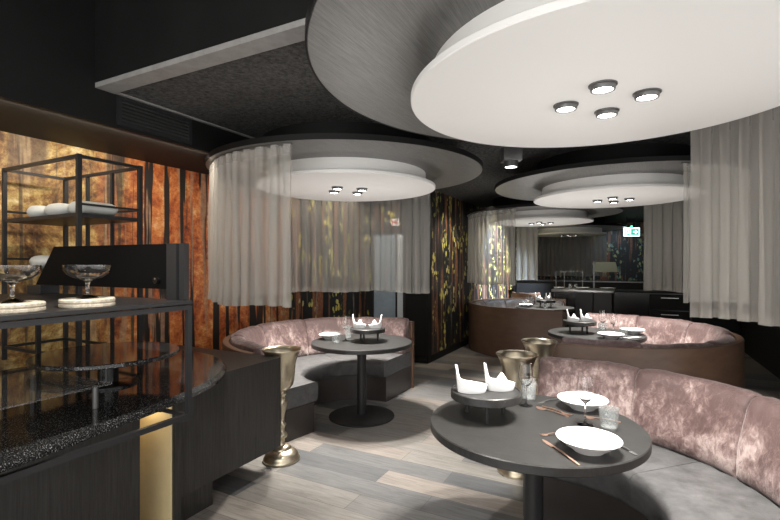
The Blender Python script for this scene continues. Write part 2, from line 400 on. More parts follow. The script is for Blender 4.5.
# ------------------------------------------------------------------ sheer curtains
def curtain(c, a0, a1, zb, zt, label, mat, seed, R=1.262, amp=.034, pitch=.125):
    rnd = random.Random(seed)
    t = thing('sheer_curtain', label, 'curtain', (c[0], c[1], 0), 0, 'sheer curtains hung from the ceiling rings')
    L = abs(rad(a1-a0))*R
    nf = max(3, round(L/pitch)); n = nf*20
    amps = [amp*rnd.uniform(.55, 1.35) for _ in range(nf+2)]; jit = [rnd.uniform(-.12, .12) for _ in range(nf+2)]
    def pt(u, z):
        k = u*nf; i = int(k); f = k-i
        A = amps[i]*(1-f)+amps[i+1]*f; ph = jit[i]*(1-f)+jit[i+1]*f
        w = math.sin(2*PI*(k+ph)); w = math.copysign(abs(w)**.8, w)
        h = (zt-z)/(zt-zb)
        r = R + A*w*(.75+.35*h) + .006*math.sin(3*k+5*h)
        a = rad(a0+(a1-a0)*u) + .013*math.sin(2*PI*(2*(k+ph)))*(.6+.4*h)
        return (r*math.cos(a), r*math.sin(a), z + (.012*math.sin(k*.9)*h if z < zb+.3 else 0))
    def sheet(z0, z1, rows, off=0):
        b = NB(); g = []
        for j in range(rows+1):
            z = z0+(z1-z0)*j/rows; row = []
            for i in range(n+1):
                x, y, zz = pt(i/n, z); q = 1+off
                row.append(b.verts.new((x*q, y*q, zz)))
            g.append(row)
        for j in range(rows):
            for i in range(n): b.faces.new((g[j][i], g[j][i+1], g[j+1][i+1], g[j+1][i]))
        return b
    finish('curtain_fabric', sheet(zb, zt, 14), mat, t, sharp=180)
    finish('heading_tape', sheet(zt-.075, zt-.004, 2, .0022), 'sheer_tape', t, sharp=180)
    finish('bottom_hem', sheet(zb, zb+.05, 2, .0022), mat, t, sharp=180)
    tr = [(0, 0, math.cos(rad(a0+(a1-a0)*i/60)), math.sin(rad(a0+(a1-a0)*i/60))) for i in range(61)]
    finish('curtain_track', sweep(NB(), tr, [(R-.008,zt+.002),(R+.008,zt+.002),(R+.008,ZW+.11),(R-.008,ZW+.11)]), 'dark_steel', t)
    return t
curtain(CAN[1], 284, 205, 1.20, 2.396, 'grey sheer curtain at the near left of the left booth', 'sheer', 1)
curtain(CAN[1], 203, 72, 1.17, 2.396, 'long pale sheer curtain wrapped round the back of the left booth', 'sheer_light', 2, pitch=.14)
curtain(CAN[0], 69.5, 12, 1.18, 2.396, 'grey sheer curtain at the right edge of the photo, hung from the nearest ring', 'sheer_dense', 3, pitch=.11)
curtain(CAN[2], 75, 8, 1.16, 2.396, 'pale sheer curtain behind the right booth, in front of the black drawers', 'sheer', 4)
curtain(CAN[2], 297, 338, 1.18, 2.396, 'sliver of sheer curtain on the near side of the right booth, behind the nearest curtain', 'sheer', 5)
curtain(CAN[3], 262, 168, 1.18, 2.396, 'sheer curtain in front of the brightly lit passage mural', 'sheer', 6)
curtain(CAN[3], 122, 103, 1.18, 2.396, 'narrow white sheer curtain hanging just right of the lit mural', 'sheer', 7)
curtain(CAN[4], 150, 48, 1.18, 2.396, 'farthest dark grey sheer curtain under the farthest disc', 'sheer_light', 8)

# ------------------------------------------------------------------ booths
def frames(e, n=48, a0=-90, a1=90):
    F = []
    if e: F += [(-e*(1-i/4), 0, 0, -1) for i in range(4)]
    F += [(0, 0, math.cos(rad(a0+(a1-a0)*i/n)), math.sin(rad(a0+(a1-a0)*i/n))) for i in range(n+1)]
    if e: F += [(-e*(i+1)/4, 0, 0, 1) for i in range(4)]
    return F
def path_frames0(e, R, s0, s1, n):
    """frames between arc lengths along straight+arc+straight, measured at radius R"""
    tot = 2*e + PI*R; out = []
    for i in range(n+1):
        s = s0+(s1-s0)*i/n
        if s < e: out.append((-(e-s), 0, 0, -1))
        elif s > e+PI*R: out.append((-(s-e-PI*R), 0, 0, 1))
        else:
            a = -PI/2+(s-e)/R; out.append((0, 0, math.cos(a), math.sin(a)))
    return out
def ends_frames(e0, e1, R, n=56, f0=0, f1=1):
    """frames along straight e0 + half circle + straight e1; a negative end shortens the arc by that length at radius R"""
    a0 = -PI/2 + max(0, -e0)/R; a1 = PI/2 - max(0, -e1)/R
    x0, x1 = max(0, e0), max(0, e1); arc = R*(a1-a0); tot = x0+arc+x1; out = []
    S_ = [f0*tot+(f1-f0)*tot*i/n for i in range(n+1)]
    for q in (x0, x0+arc):
        if S_[0] < q < S_[-1]: S_.append(q)
    for q in sorted(set(S_)):
        if q < x0: out.append((-(x0-q), 0, 0, -1))
        elif q > x0+arc: out.append((-(q-x0-arc), 0, 0, 1))
        else:
            a = a0+(q-x0)/R; out.append((0, 0, math.cos(a), math.sin(a)))
    return out
def make_booth(label, loc, rz, e0=.22, e1=.22, nseg=6, tops=None, cush='velvet', ri=.5, ro=1.25):
    t = thing('round_booth', label, 'booth seat', loc, rz, 'round velvet and leather booths')
    sh = [(ro-.035,0),(ro,0),(ro,.805),(ro-.006,.815),(ro-.055,.815),(ro-.06,.805),(ro-.06,.62),(ro-.035,.60)]
    finish('outer_shell', sweep(NB(), ends_frames(e0+.02, e1+.02, .9), sh), 'bronze', t)
    bs = [(ri+.05,.0),(ro-.04,0),(ro-.04,.27),(ri+.05,.27)]
    finish('base', sweep(NB(), ends_frames(e0, e1, .9), bs), 'bronze_dark', t)
    st = [(ri+.03,.275),(ro-.04,.275),(ro-.04,.44),(ro-.3,.452),(ri+.05,.45),(ri+.018,.443),(ri+.002,.425),(ri,.40),(ri+.004,.30),(ri+.012,.28)]
    ns = 3
    for k in range(ns):
        finish('seat', sweep(NB(), ends_frames(e0, e1, .9, 30, k/ns+.0006, (k+1)/ns-.0006), st), 'leather', t, sharp=60)
    # velvet back cushions, separate segments
    for k in range(nseg):
        F = ends_frames(e0-.005, e1-.005, .9, 36, k/nseg+.0008, (k+1)/nseg-.0008); n = len(F)-1
        dz = tops[k] if tops else 0
        k0 = ro-1.25; base = [(1.19,.452),(.985,.452),(.965,.475),(.962,.53),(.978,.62),(1.005,.72),(1.03,.80),(1.06,.848),(1.10,.866),(1.15,.862),(1.18,.835),(1.192,.78)]
        base = [(r+k0, z) for r, z in base]
        rn = random.Random(k*13+int(loc[0]*10))
        off = rn.uniform(0, 50)
        def fn(i, P, off=off, n=n, dz=dz):
            u = i/n; puff = min(1, min(u, 1-u)/.10)**.5
            Q = []
            for (r, z) in P:
                w = mnoise.noise(Vector((off+u*4, z*9, 0)))*.012 + mnoise.noise(Vector((off+u*14, z*20, 3)))*.005
                if r > 1.18+k0 or z < .46: Q.append((r, z + (dz if z > .7 else 0))); continue
                cr, cz = 1.10+k0, .64
                q = .84+.16*puff
                Q.append((cr+(r-cr)*q - (w if r < 1.12+k0 else 0), cz+(z-cz)*(.955+.045*puff) + (w*.7 if z > .8 else 0) + (dz*(z-.53)/.33 if z > .53 else 0)))
            return Q
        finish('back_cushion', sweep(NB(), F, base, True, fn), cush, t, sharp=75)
    return t
BOOTH = [(-.35,2.28), (-2.44,3.92), (-.31,5.57), (-1.46,8.6)]
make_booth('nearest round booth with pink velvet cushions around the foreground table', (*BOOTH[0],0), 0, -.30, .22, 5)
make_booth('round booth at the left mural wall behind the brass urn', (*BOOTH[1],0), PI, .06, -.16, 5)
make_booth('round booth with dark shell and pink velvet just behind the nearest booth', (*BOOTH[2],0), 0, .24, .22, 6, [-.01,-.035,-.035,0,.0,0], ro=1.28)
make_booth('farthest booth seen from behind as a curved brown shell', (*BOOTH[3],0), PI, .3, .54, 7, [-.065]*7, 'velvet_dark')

# ------------------------------------------------------------------ tables
def make_table(label, loc):
    t = thing('round_table', label, 'table', loc, 0, 'round black pedestal tables')
    finish('tabletop', disc(NB(), .5, .71, .75, .004, 128), 'table_top', t)
    finish('pedestal', lathe(NB(), [(0,.02),(.046,.02),(.046,.71),(0,.71)], 40), 'black_metal', t)
    finish('base_plate', lathe(NB(), [(0,0),(.32,0),(.325,.004),(.325,.014),(.315,.018),(.06,.03),(0,.03)], 96), 'black_metal', t)
    return t
TAB = [(-.416,2.307), (-2.374,3.94), (-.34,5.60), (-1.36,8.6)]
tb = make_table('nearest black round table set with two white bowls', (*TAB[0],0))
dup(tb, 'black round pedestal table in the left booth', (*TAB[1],0))
dup(tb, 'black round table behind the nearest velvet booth', (*TAB[2],0))
dup(tb, 'black round table in the farthest brown shelled booth', (*TAB[3],0))

# ------------------------------------------------------------------ tableware prototypes
ZT = .75
def make_riser(label, loc, rz=0):
    t = thing('serving_stand', label, 'stand', loc, rz, 'round black serving stands')
    finish('tray', lathe(NB(), [(0,.092),(.172,.092),(.176,.096),(.176,.130),(.172,.134),(.166,.134),(.164,.129),(0,.129)], 72), 'table_top', t)
    for k in range(3):
        a = 2*PI*k/3+.5
        finish('leg', lathe(NB(), [(0,0),(.010,0),(.010,.093),(0,.093)], 14, .105*math.cos(a), .105*math.sin(a)), 'black_metal', t)
    return t
def napkin_mesh(seed, w=.080, d=.056):
    """folded cloth napkin: low curved pocket with one tall rounded tip and a cone tucked inside"""
    b = NB(); n = 48; outer, inner, bot = [], [], []
    def hh(a):
        q = abs(((a-PI+PI) % (2*PI))-PI)   # angle away from the tip
        q = abs(math.atan2(math.sin(a-PI), math.cos(a-PI)))
        return .034 + .072*math.exp(-(q/.42)**2.4) + .030*math.exp(-(q/1.25)**2)
    for i in range(n):
        a = 2*PI*i/n; h = hh(a)
        pinch = 1 - .12*math.exp(-((a-2.0)/.5)**2)
        x, y = w*math.cos(a)*pinch, d*math.sin(a)*pinch
        lean = 1 + .10*(h/.13)
        bot.append(b.verts.new((x*.92, y*.92, 0))); outer.append((b.verts.new((x*1.0, y*1.0, h*.45)), b.verts.new((x*lean, y*lean*(.8 if h > .09 else 1), h))))
        k = .86
        inner.append((b.verts.new((x*lean*k, y*lean*k*(.8 if h > .09 else 1), h-.003)), b.verts.new((x*.78, y*.78, min(h*.5, .028)))))
    c = b.verts.new((0,0,.026)); cb = b.verts.new((0,0,0))
    for i in range(n):
        j = (i+1) % n
        b.faces.new((bot[i], bot[j], outer[j][0], outer[i][0])); b.faces.new((outer[i][0], outer[j][0], outer[j][1], outer[i][1]))
        b.faces.new((outer[i][1], outer[j][1], inner[j][0], inner[i][0])); b.faces.new((inner[i][0], inner[j][0], inner[j][1], inner[i][1]))
        b.faces.new((inner[i][1], inner[j][1], c)); b.faces.new((bot[j], bot[i], cb))
    return b
def make_napkin(label, loc, rz=0, cone=True, s=.8):
    o = thing('folded_napkin', label, 'napkin', loc, rz, 'white folded napkins on the stands')
    o.scale = (s,s,1)
    f = finish('napkin_fold', napkin_mesh(1), 'napkin', o, sharp=60)
    if cone:
        b = NB(); lathe(b, [(0,.022),(.034,.022),(.036,.034),(.026,.055),(.013,.074),(.005,.084),(0,.085)], 28, .010, 0)
        finish('inner_peak', b, 'napkin', o)
    return o
def make_bowl(label, loc, r=.128, h=.052, cat='bowl', grp='shallow white bowls'):
    b = NB(); k = r/.128
    lathe(b, [(0,.006),(.05*k,.006),(.052*k,0),(.060*k,0),(.064*k,.006),(.095*k,h*.5),(.122*k,h*.92),(.128*k,h),(.126*k,h+.002),(.118*k,h*.93),(.09*k,h*.55),(.06*k,.016),(0,.012)], 72)
    return tag(finish('bowl', b, 'porcelain'), label, cat, grp, loc)
def make_wineglass(label, loc, s=1.0):
    b = NB()
    P = [(0,.0),(.036,.0),(.037,.002),(.030,.004),(.010,.008),(.0045,.018),(.004,.05),(.004,.095),(.008,.105),(.022,.118),(.036,.140),(.041,.160),(.038,.195),(.031,.235),
         (.0300,.235),(.037,.195),(.0399,.160),(.035,.141),(.021,.120),(.006,.110),(0,.109)]
    lathe(b, [(r*s, z*s) for r, z in P], 40)
    return tag(finish('wine_glass', b, 'crystal', sharp=60), label, 'glass', 'stemmed wine glasses', loc)
def make_tumbler(label, loc, r=.044, h=.10):
    b = NB()
    prof = [(0,0),(r*.80,0),(r*.84,.004)] + [(r*(.84+.16*i/6)+(.0009 if i % 2 else 0), .004+(h-.004)*i/6) for i in range(1, 7)] + [(r-.003,h),(r*.82-.003,.012),(0,.010)]
    lathe(b, prof, 40)
    return tag(finish('water_glass', b, 'ribbed_glass', sharp=60), label, 'glass', 'textured water glasses', loc)
def cutlery(kind, label, a, bpt, mat='copper', z=ZT):
    """a = head end, bpt = handle end on the table"""
    ax, ay = a; bx, by = bpt; L = math.hypot(bx-ax, by-ay); rz = math.atan2(by-ay, bx-ax)
    o = thing({'fork':'fork','spoon':'spoon','knife':'table_knife'}[kind], label, kind, (ax, ay, z), rz, None)
    b = NB(); hs = .34*L
    def strip(pts, th=.003):
        """pts: (x, halfwidth, z)"""
        tops, bots = [], []
        for (x, w, zz) in pts:
            tops.append((b.verts.new((x,-w,zz+th)), b.verts.new((x,w,zz+th)))); bots.append((b.verts.new((x,-w,zz)), b.verts.new((x,w,zz))))
        for i in range(len(pts)-1):
            b.faces.new((tops[i][0],tops[i+1][0],tops[i+1][1],tops[i][1])); b.faces.new((bots[i][1],bots[i+1][1],bots[i+1][0],bots[i][0]))
            b.faces.new((tops[i][1],tops[i+1][1],bots[i+1][1],bots[i][1])); b.faces.new((tops[i+1][0],tops[i][0],bots[i][0],bots[i+1][0]))
        for i in (0, -1): b.faces.new((tops[i][0],tops[i][1],bots[i][1],bots[i][0]))
    strip([(hs*.95,.0032,.004),(L*.55,.0034,.006),(L*.8,.0042,.003),(L*.98,.0048,.0005),(L,.003,.0005)], .0035)
    finish('handle', b, mat, o)
    b = NB()
    if kind == 'spoon':
        n = 10; strip([(hs*i/n, max(.002, .019*math.sin(PI*min(1,(i/n)*.96+.03))**.6), .0005+.0045*abs(i/n-.45)**2*4) for i in range(n+1)], .002)
        finish('spoon_bowl', b, mat, o)
    elif kind == 'fork':
        strip([(hs*.45,.011,.002),(hs*.7,.0105,.001),(hs*.9,.005,.003),(hs,.0034,.004)], .002)
        for q in (-.0088,-.003,.003,.0088):
            i0 = len(b.verts); strip([(0,.0010,.005),(hs*.25,.0018,.002),(hs*.46,.0022,.002)], .002)
            b.verts.ensure_lookup_table()
            for v in list(b.verts)[i0:]: v.co.y += q
        finish('fork_tines', b, mat, o)
    else:
        strip([(0,.002,.0005),(hs*.2,.008,.0005),(hs*.55,.0105,.0005),(hs*.9,.008,.0015),(hs,.0034,.004)], .0018)
        finish('blade', b, mat, o)
    return o

# --- foreground table
make_riser('black serving stand on the nearest table, holding two napkins', (-.648,2.292,ZT), .35)
Z2 = ZT+.130
make_napkin('white folded napkin on the nearest table, left one on its stand', (-.706,2.240,Z2), .45, cone=False, s=.94)
make_napkin('white folded napkin with inner peak, right one on the nearest stand', (-.590,2.344,Z2), .5, s=.94)
make_bowl('white bowl at the front of the nearest table beside the copper knife', (-.152,2.067,ZT))
make_bowl('white bowl at the back of the nearest table by the velvet cushions', (-.225,2.655,ZT))
make_wineglass('wine glass standing between the two white bowls on the nearest table', (-.19,2.385,ZT))
make_wineglass('wine glass beside the serving stand on the nearest table', (-.502,2.56,ZT), .98)
make_tumbler('textured water glass right of the front white bowl on the nearest table', (-.088,2.375,ZT))
make_tumbler('textured water glass behind the stand, in front of the brass urns', (-.508,2.672,ZT), .042, .105)
cutlery('fork', 'copper fork tucked under the left rim of the front white bowl', (-.355,2.142), (-.268,2.205))
cutlery('knife', 'long copper knife left of the front white bowl', (-.34,2.096), (-.172,1.89))
cutlery('knife', 'dark knife right of the front white bowl', (.026,2.097), (-.052,2.185), 'dark_steel')
cutlery('spoon', 'copper spoon left of the back white bowl', (-.445,2.552), (-.275,2.470))
cutlery('fork', 'copper fork lying beside the spoon at the back white bowl', (-.262,2.488), (-.42,2.585))
cutlery('knife', 'dark steel knife at the far left edge by the back white bowl', (-.452,2.625), (-.36,2.765), 'dark_steel')
cutlery('spoon', 'copper spoon half hidden behind the middle wine glass', (-.205,2.505), (-.04,2.50))

# --- left booth table
make_riser('black serving stand on the left booth table', (-2.325,3.97,ZT), .2)
make_napkin('peaked white napkin on the left booth stand, left one', (-2.405,3.945,Z2), .45)
make_napkin('white napkin with tall tip at the right of the left booth stand', (-2.255,4.005,Z2), 3.4)
make_bowl('white bowl at the left side of the left booth table', (-2.735,3.90,ZT), .11, .05)
make_tumbler('frosted water glass in front on the left booth table', (-2.54,3.735,ZT), .042, .11)
make_tumbler('second water glass behind the front one on the left booth table', (-2.60,4.04,ZT), .040, .12)
make_wineglass('wine glass left of the stand on the left booth table', (-2.525,3.88,ZT), 1.08)

# --- right back booth table
make_riser('black serving stand on the table behind the nearest booth', (-.50,5.56,ZT), .9)
make_napkin('tall peaked white napkin on the right back stand, left one', (-.565,5.515,Z2), .4)
make_napkin('white napkin on the right back stand, right one', (-.435,5.60,Z2), .5)
make_bowl('white bowl at the front of the table behind the nearest booth', (-.175,5.27,ZT))
make_bowl('white bowl at the far right of the table behind the nearest booth', (.02,5.73,ZT))
make_wineglass('left wine glass on the table behind the nearest booth', (-.27,5.66,ZT), 1.06)
make_wineglass('right wine glass on the table behind the nearest booth', (-.16,5.58,ZT))
make_tumbler('water glass between the wine glasses on the table behind the nearest booth', (-.265,5.48,ZT), .044, .13)
make_tumbler('water glass in front of the far right bowl on the back right table', (-.06,5.50,ZT))
b = NB(); box(b, -.10,-.04,0,.10,.04,.012,.004); tag(finish('cloth_napkin', b, 'grey_cloth'), 'flat grey cloth at the right edge of the table behind the nearest booth', 'napkin', None, (.02,5.38,ZT), .9)

# --- farthest table
make_riser('black serving stand on the farthest booth table', (-1.33,8.50,ZT), .1)
for k, (x, y, lab) in enumerate([(-1.43,8.46,'left white napkin on the farthest booth stand'), (-1.27,8.41,'front right white napkin on the farthest booth stand'), (-1.28,8.60,'rear right white napkin on the farthest booth stand')]):
    make_napkin(lab, (x, y, Z2), .5+k*.7)
make_tumbler('small tumbler in front of the farthest stand', (-1.29,8.27,ZT), .042, .085)
make_bowl('white bowl on the farthest booth table, left of the stand', (-1.66,8.47,ZT), .12, .045)
make_wineglass('wine glass on the farthest booth table, left one', (-1.58,8.62,ZT))
make_wineglass('wine glass on the farthest booth table, beside the stand', (-1.60,8.36,ZT))
make_tumbler('white cup left of the wine glasses on the farthest table', (-1.72,8.66,ZT), .045, .08)

# ------------------------------------------------------------------ brass urns
def make_urn(label, loc, s=1.0):
    t = thing('brass_urn', label, 'urn', loc, 0, 'tall brass floor urns')
    def lp(P): return [(r*s, z*s) for r, z in P]
    finish('foot', lathe(NB(), lp([(0,0),(.138,0),(.142,.008),(.140,.022),(.132,.030),(.128,.045),(.118,.062),(.096,.078),(.072,.088),(.070,.100),(.058,.112),(.036,.120),(0,.120)]), 48), 'brass', t, sharp=50)
    finish('stem', lathe(NB(), lp([(0,.118),(.028,.118),(.022,.14),(.024,.165),(.040,.178),(.044,.192),(.040,.206),(.024,.218),(.021,.24),(.027,.262),(.034,.275),(.027,.288),(.020,.30),(.022,.33),(.030,.37),(.040,.415),(.043,.445),(.036,.47),(.024,.485),(.030,.50),(.040,.512),(.030,.525),(.024,.54),(0,.54)]), 36), 'brass', t, sharp=50)
    finish('cup', lathe(NB(), lp([(0,.535),(.03,.538),(.062,.552),(.088,.585),(.098,.63),(.102,.69),(.108,.75),(.120,.80),(.136,.838),(.152,.858),(.150,.863),(.145,.862),(.130,.842),(.113,.80),(.101,.75),(.095,.69),(.090,.63),(.07,.585),(.03,.565),(0,.56)]), 64), 'brass', t, sharp=70)
    return t
u = make_urn('brass floor urn beside the dark bar counter end', (-2.40,2.78,0))
dup(u, 'left shorter looking brass urn behind the serving stand of the nearest table', (-.735,3.42,0))
dup(u, 'brass urn farther back at the end of the nearest booth', (-.69,4.09,0))

# ------------------------------------------------------------------ bar counter, left
t = thing('bar_counter', 'black wood bar counter with pale lit niche, at the left', 'counter', (0,0,0))
finish('front_panel', box(NB(), -2.33,1.78,.175,-2.29,2.64,.83), 'black_wood', t, smooth=False)
finish('end_panel', box(NB(), -3.5,2.60,.175,-2.33,2.64,.83), 'black_wood', t, smooth=False)
finish('left_panel', box(NB(), -2.33,-.6,.0,-2.29,1.54,.83), 'black_wood', t, smooth=False)
finish('stile', box(NB(), -2.9,1.74,0,-2.275,1.78,.83), 'black_wood', t, smooth=False)
finish('plinth', box(NB(), -3.4,1.78,0,-2.34,2.06,.175), 'black_wood', t, smooth=False)
b = NB(); box(b, -3.5,1.79,.79,-2.33,2.60,.83); box(b, -3.5,-.6,.79,-2.33,1.54,.83); box(b, -2.62,1.54,.80,-2.3,1.74,.83); finish('carcass_top', b, 'black_wood', t, smooth=False)
b = NB(); box(b, -2.65,1.50,0,-2.62,1.74,.80); box(b, -2.62,1.728,0,-2.30,1.74,.80); finish('niche_lining', b, 'cream', t, smooth=False)
finish('niche_side', box(NB(), -2.9,1.50,0,-2.335,1.54,.79), 'black_wood', t, smooth=False)
# granite worktop with a rounded end
b = NB()
out = [(-1.70,-.6),(-1.74,.0),(-1.80,.5),(-1.855,.9),(-1.91,1.2),(-1.965,1.5),(-2.03,1.72),(-2.11,1.90),(-2.22,2.05),(-2.36,2.19),(-2.52,2.29),(-2.70,2.35),(-2.92,2.37),(-3.4,2.37),(-3.4,-.6)]
dense = []
def cr(p0, p1, p2, p3, t):
    return tuple(.5*((2*p1[i])+(-p0[i]+p2[i])*t+(2*p0[i]-5*p1[i]+4*p2[i]-p3[i])*t*t+(-p0[i]+3*p1[i]-3*p2[i]+p3[i])*t**3) for i in range(2))
for i in range(12):
    for k in range(5): dense.append(cr(out[max(i-1,0)], out[i], out[i+1], out[min(i+2, 13)], k/5))
dense += out[12:]
lo = [b.verts.new((x, y, .832)) for x, y in dense]; mi = [b.verts.new((x, y, .850)) for x, y in dense]
def inset(x, y): return (x-.018, y-.012) if x > -3.39 else (x, y)
hi = [b.verts.new((*inset(x, y), .87)) for x, y in dense]
n = len(dense)
for A, B in ((lo, mi), (mi, hi)):
    for i in range(n): b.faces.new((A[i], A[(i+1) % n], B[(i+1) % n], B[i]))
b.faces.new(lo[::-1]); b.faces.new(hi)
tag(finish('granite_worktop', b, 'granite', sharp=30), 'speckled black granite worktop with rounded end on the bar counter', 'worktop')
# display frame on the counter
t = thing('display_frame', 'black metal display frame with flat top shelf on the bar counter', 'display case', (0,0,0))
FX, FB, FY, FZ0, FZ1 = -1.86, -3.2, 1.495, .80, 1.335
w = .024
b = NB()
bar(b, (FX,-.6,FZ1-.02), (FX,FY,FZ1-.02), w); bar(b, (FX,-.6,FZ0), (FX,FY,FZ0), w); bar(b, (FX,FY,FZ0), (FX,FY,FZ1-.02), w)
bar(b, (FX,FY,FZ0), (FX-.20,FY,FZ0), w*.8); bar(b, (FX-.20,FY,FZ0), (FX-.20,FY,FZ0+.012), w)
bar(b, (FB,FY,.885), (FB,FY,FZ1-.02), w); bar(b, (FX,FY,FZ1-.02), (FB,FY,FZ1-.02), w); bar(b, (FB,-.6,FZ1-.02), (FB,FY,FZ1-.02), w); bar(b, (FB,.4,.885), (FB,.4,FZ1-.02), w)
finish('frame', b, 'black_metal', t, smooth=False)
finish('top_shelf', box(NB(), FB-.01,-.6,FZ1-.006,FX+.014,FY+.014,FZ1+.012,.003), 'black_metal', t, smooth=False)
finish('glass_shelf', box(NB(), -2.7,-.4,.972,-2.09,1.27,.980), 'glass', t, smooth=False)
b = NB()
for (x, y) in ((-2.66,1.22),(-2.13,1.22),(-2.66,0.1),(-2.13,0.1)): lathe(b, [(0,.8715),(.012,.8715),(.012,.972),(0,.972)], 16, x, y)
finish('shelf_standoffs', b, 'dark_steel', t)
FZ1 += .012
# black end screen with sloping rear edge
t = thing('end_screen', 'black flat screen panel with sloping edge standing at the shelf end', 'screen panel', (0,0,0))
b = NB(); q = [(-2.0,1.398),(-1.985,1.618),(-3.0,1.622),(-3.2,1.395)]
f = [b.verts.new((x,1.482,z)) for x, z in q]; g = [b.verts.new((x,1.504,z)) for x, z in q]
b.faces.new(f); b.faces.new(g[::-1])
for i in range(4): b.faces.new((f[i], f[(i+1)%4], g[(i+1)%4], g[i]))
finish('panel', b, 'matte_black', t, smooth=False)
b = NB(); box(b, -1.985,1.470,FZ1,-1.915,1.506,1.618); box(b, -1.905,1.478,FZ1,-1.87,1.506,1.618); box(b, -1.92,1.485,FZ1,-1.9,1.506,1.618)
finish('end_post', b, 'black_metal', t, smooth=False)
b = NB(); box(b, -3.12,1.40,FZ1,-2.98,1.504,FZ1+.05,.004); finish('foot', b, 'black_metal', t, smooth=False)
b = NB(); tube(b, [(-2.06,1.481,1.44),(-2.06,1.462,1.44)], .017, 20); finish('knob', b, 'black_gloss', t)
b = NB(); tube(b, [(-2.06,1.4625,1.447),(-2.06,1.4605,1.447)], .005, 12); finish('keyhole', b, 'steel', t)
# glass coupes on round boards
def coaster(label, loc):
    t = thing('round_board', label, 'board', loc, 0, 'round wooden boards under the coupes')
    finish('lower_layer', disc(NB(), .098, 0, .017, .004, 48), 'coaster_wood', t)
    finish('upper_layer', disc(NB(), .098, .0175, .034, .004, 48), 'coaster_wood', t)
    return t
def coupe(label, loc):
    b = NB()
    P = [(0,0),(.038,0),(.040,.002),(.03,.006),(.012,.012),(.007,.022),(.006,.05),(.009,.066),(.02,.074),(.05,.083),(.072,.098),(.083,.116),(.085,.135),
         (.0825,.135),(.080,.117),(.069,.101),(.048,.0865),(.02,.079),(0,.077)]
    lathe(b, P, 56)
    b.verts.ensure_lookup_table()
    for v in b.verts:
        r = math.hypot(v.co.x, v.co.y)
        if .09 < v.co.z < .125 and r > .06:
            a = math.atan2(v.co.y, v.co.x); k = 1+.012*math.cos(28*a); v.co.x *= k; v.co.y *= k
    return tag(finish('coupe_glass', b, 'crystal', sharp=70), label, 'glass bowl', 'glass coupes on the bar shelf', loc)
coaster('two-layer round wooden board nearest the black screen panel', (-1.965,1.095,FZ1))
coupe('stemmed glass coupe in front of the black screen panel', (-1.965,1.095,FZ1+.034))
coaster('two-layer round wooden board at the left edge of the photo', (-1.985,.845,FZ1))
coupe('stemmed glass coupe at the left edge of the photo', (-1.985,.845,FZ1+.034))
# turntable trays under the shelf
def tray(label, loc, r, low=False):
    t = thing('round_tray', label, 'tray', loc, 0, 'black round stone trays')
    if low:
        finish('plate', disc(NB(), r, .014, .034, .004, 96), 'granite', t); finish('foot_ring', disc(NB(), r*.6, 0, .014, .002, 64), 'black_gloss', t); return t
    finish('plate', disc(NB(), r, .150, .173, .004, 96), 'granite', t)
    finish('pedestal', lathe(NB(), [(0,0),(.14,0),(.14,.01),(.05,.02),(.05,.150),(0,.150)], 40), 'black_gloss', t)
    return t
tray('large black round tray raised on the granite worktop inside the frame', (-2.50,1.50,.87), .35)
tray('black round tray at the left edge of the photo, inside the frame', (-2.42,.66,.9815), .24, True)

# ------------------------------------------------------------------ wall rack with white rolls
t = thing('metal_rack', 'black metal shelf rack with white rolls, in front of the golden mural', 'rack', (0,0,0))
X0, X1, Y0, Y1, ZT_ = -3.745, -2.87, 1.55, 1.93, 2.155
w = .026
b = NB()
for (x, y) in ((X0,Y0),(X1,Y0),(X0,Y1),(X1,Y1)): bar(b, (x,y,.885), (x,y,ZT_), w)
for x in (-3.17,-3.46): bar(b, (x,Y1,.885), (x,Y1,ZT_), w*.8)
for z in (ZT_, .96): bar(b, (X0,Y0,z), (X1,Y0,z), w*.8); bar(b, (X0,Y1,z), (X1,Y1,z), w*.8); bar(b, (X0,Y0,z), (X0,Y1,z), w*.8); bar(b, (X1,Y0,z), (X1,Y1,z), w*.8)
for z in (1.875, 1.555): bar(b, (X1,Y0,z), (X1,Y1,z), w*.6); bar(b, (X0,Y1,z), (X1,Y1,z), w*.6); bar(b, (X0,Y0,z), (X0,Y1,z), w*.6)
finish('frame', b, 'black_metal', t, smooth=False)
for z in (1.80, 1.47): finish('shelf', box(NB(), X0+.01,Y0-.005,z,X1-.01,Y1+.005,z+.022), 'black_metal', t, smooth=False)
def roll(label, x, y, z, L=.30, rx=.068, rz=.042):
    b = NB()
    n = 12; prof = []
    for i in range(n+1):
        s = i/n; e = min(s, 1-s)/.16; k = math.sqrt(max(0, 1-(1-min(1, e))**2)); prof.append((s*L, max(k, .25)))
    rings = []
    for (yy, k) in prof:
        rings.append([b.verts.new((rx*k*math.cos(2*PI*q/24), yy, rz + rz*k*math.sin(2*PI*q/24))) for q in range(24)])
    for A, B in zip(rings[:-1], rings[1:]):
        for i in range(24): b.faces.new((A[i], A[(i+1)%24], B[(i+1)%24], B[i]))
    b.faces.new(rings[0]); b.faces.new(rings[-1][::-1])
    return tag(finish('white_roll', b, 'roll_cloth', sharp=60), label, 'rolled towel', 'white rolls on the rack', (x, y, z))
roll('white roll on the rack shelf, nearest the front post', -2.99, 1.575, 1.824, .25, .100)
roll('white roll on the rack shelf, middle of the three', -3.235, 1.575, 1.824, .25, .130)
roll('white roll on the rack shelf, leftmost of the three', -3.48, 1.575, 1.824, .25, .095)
roll('white roll alone on the lower rack shelf', -3.43, 1.575, 1.494, .28, .12)

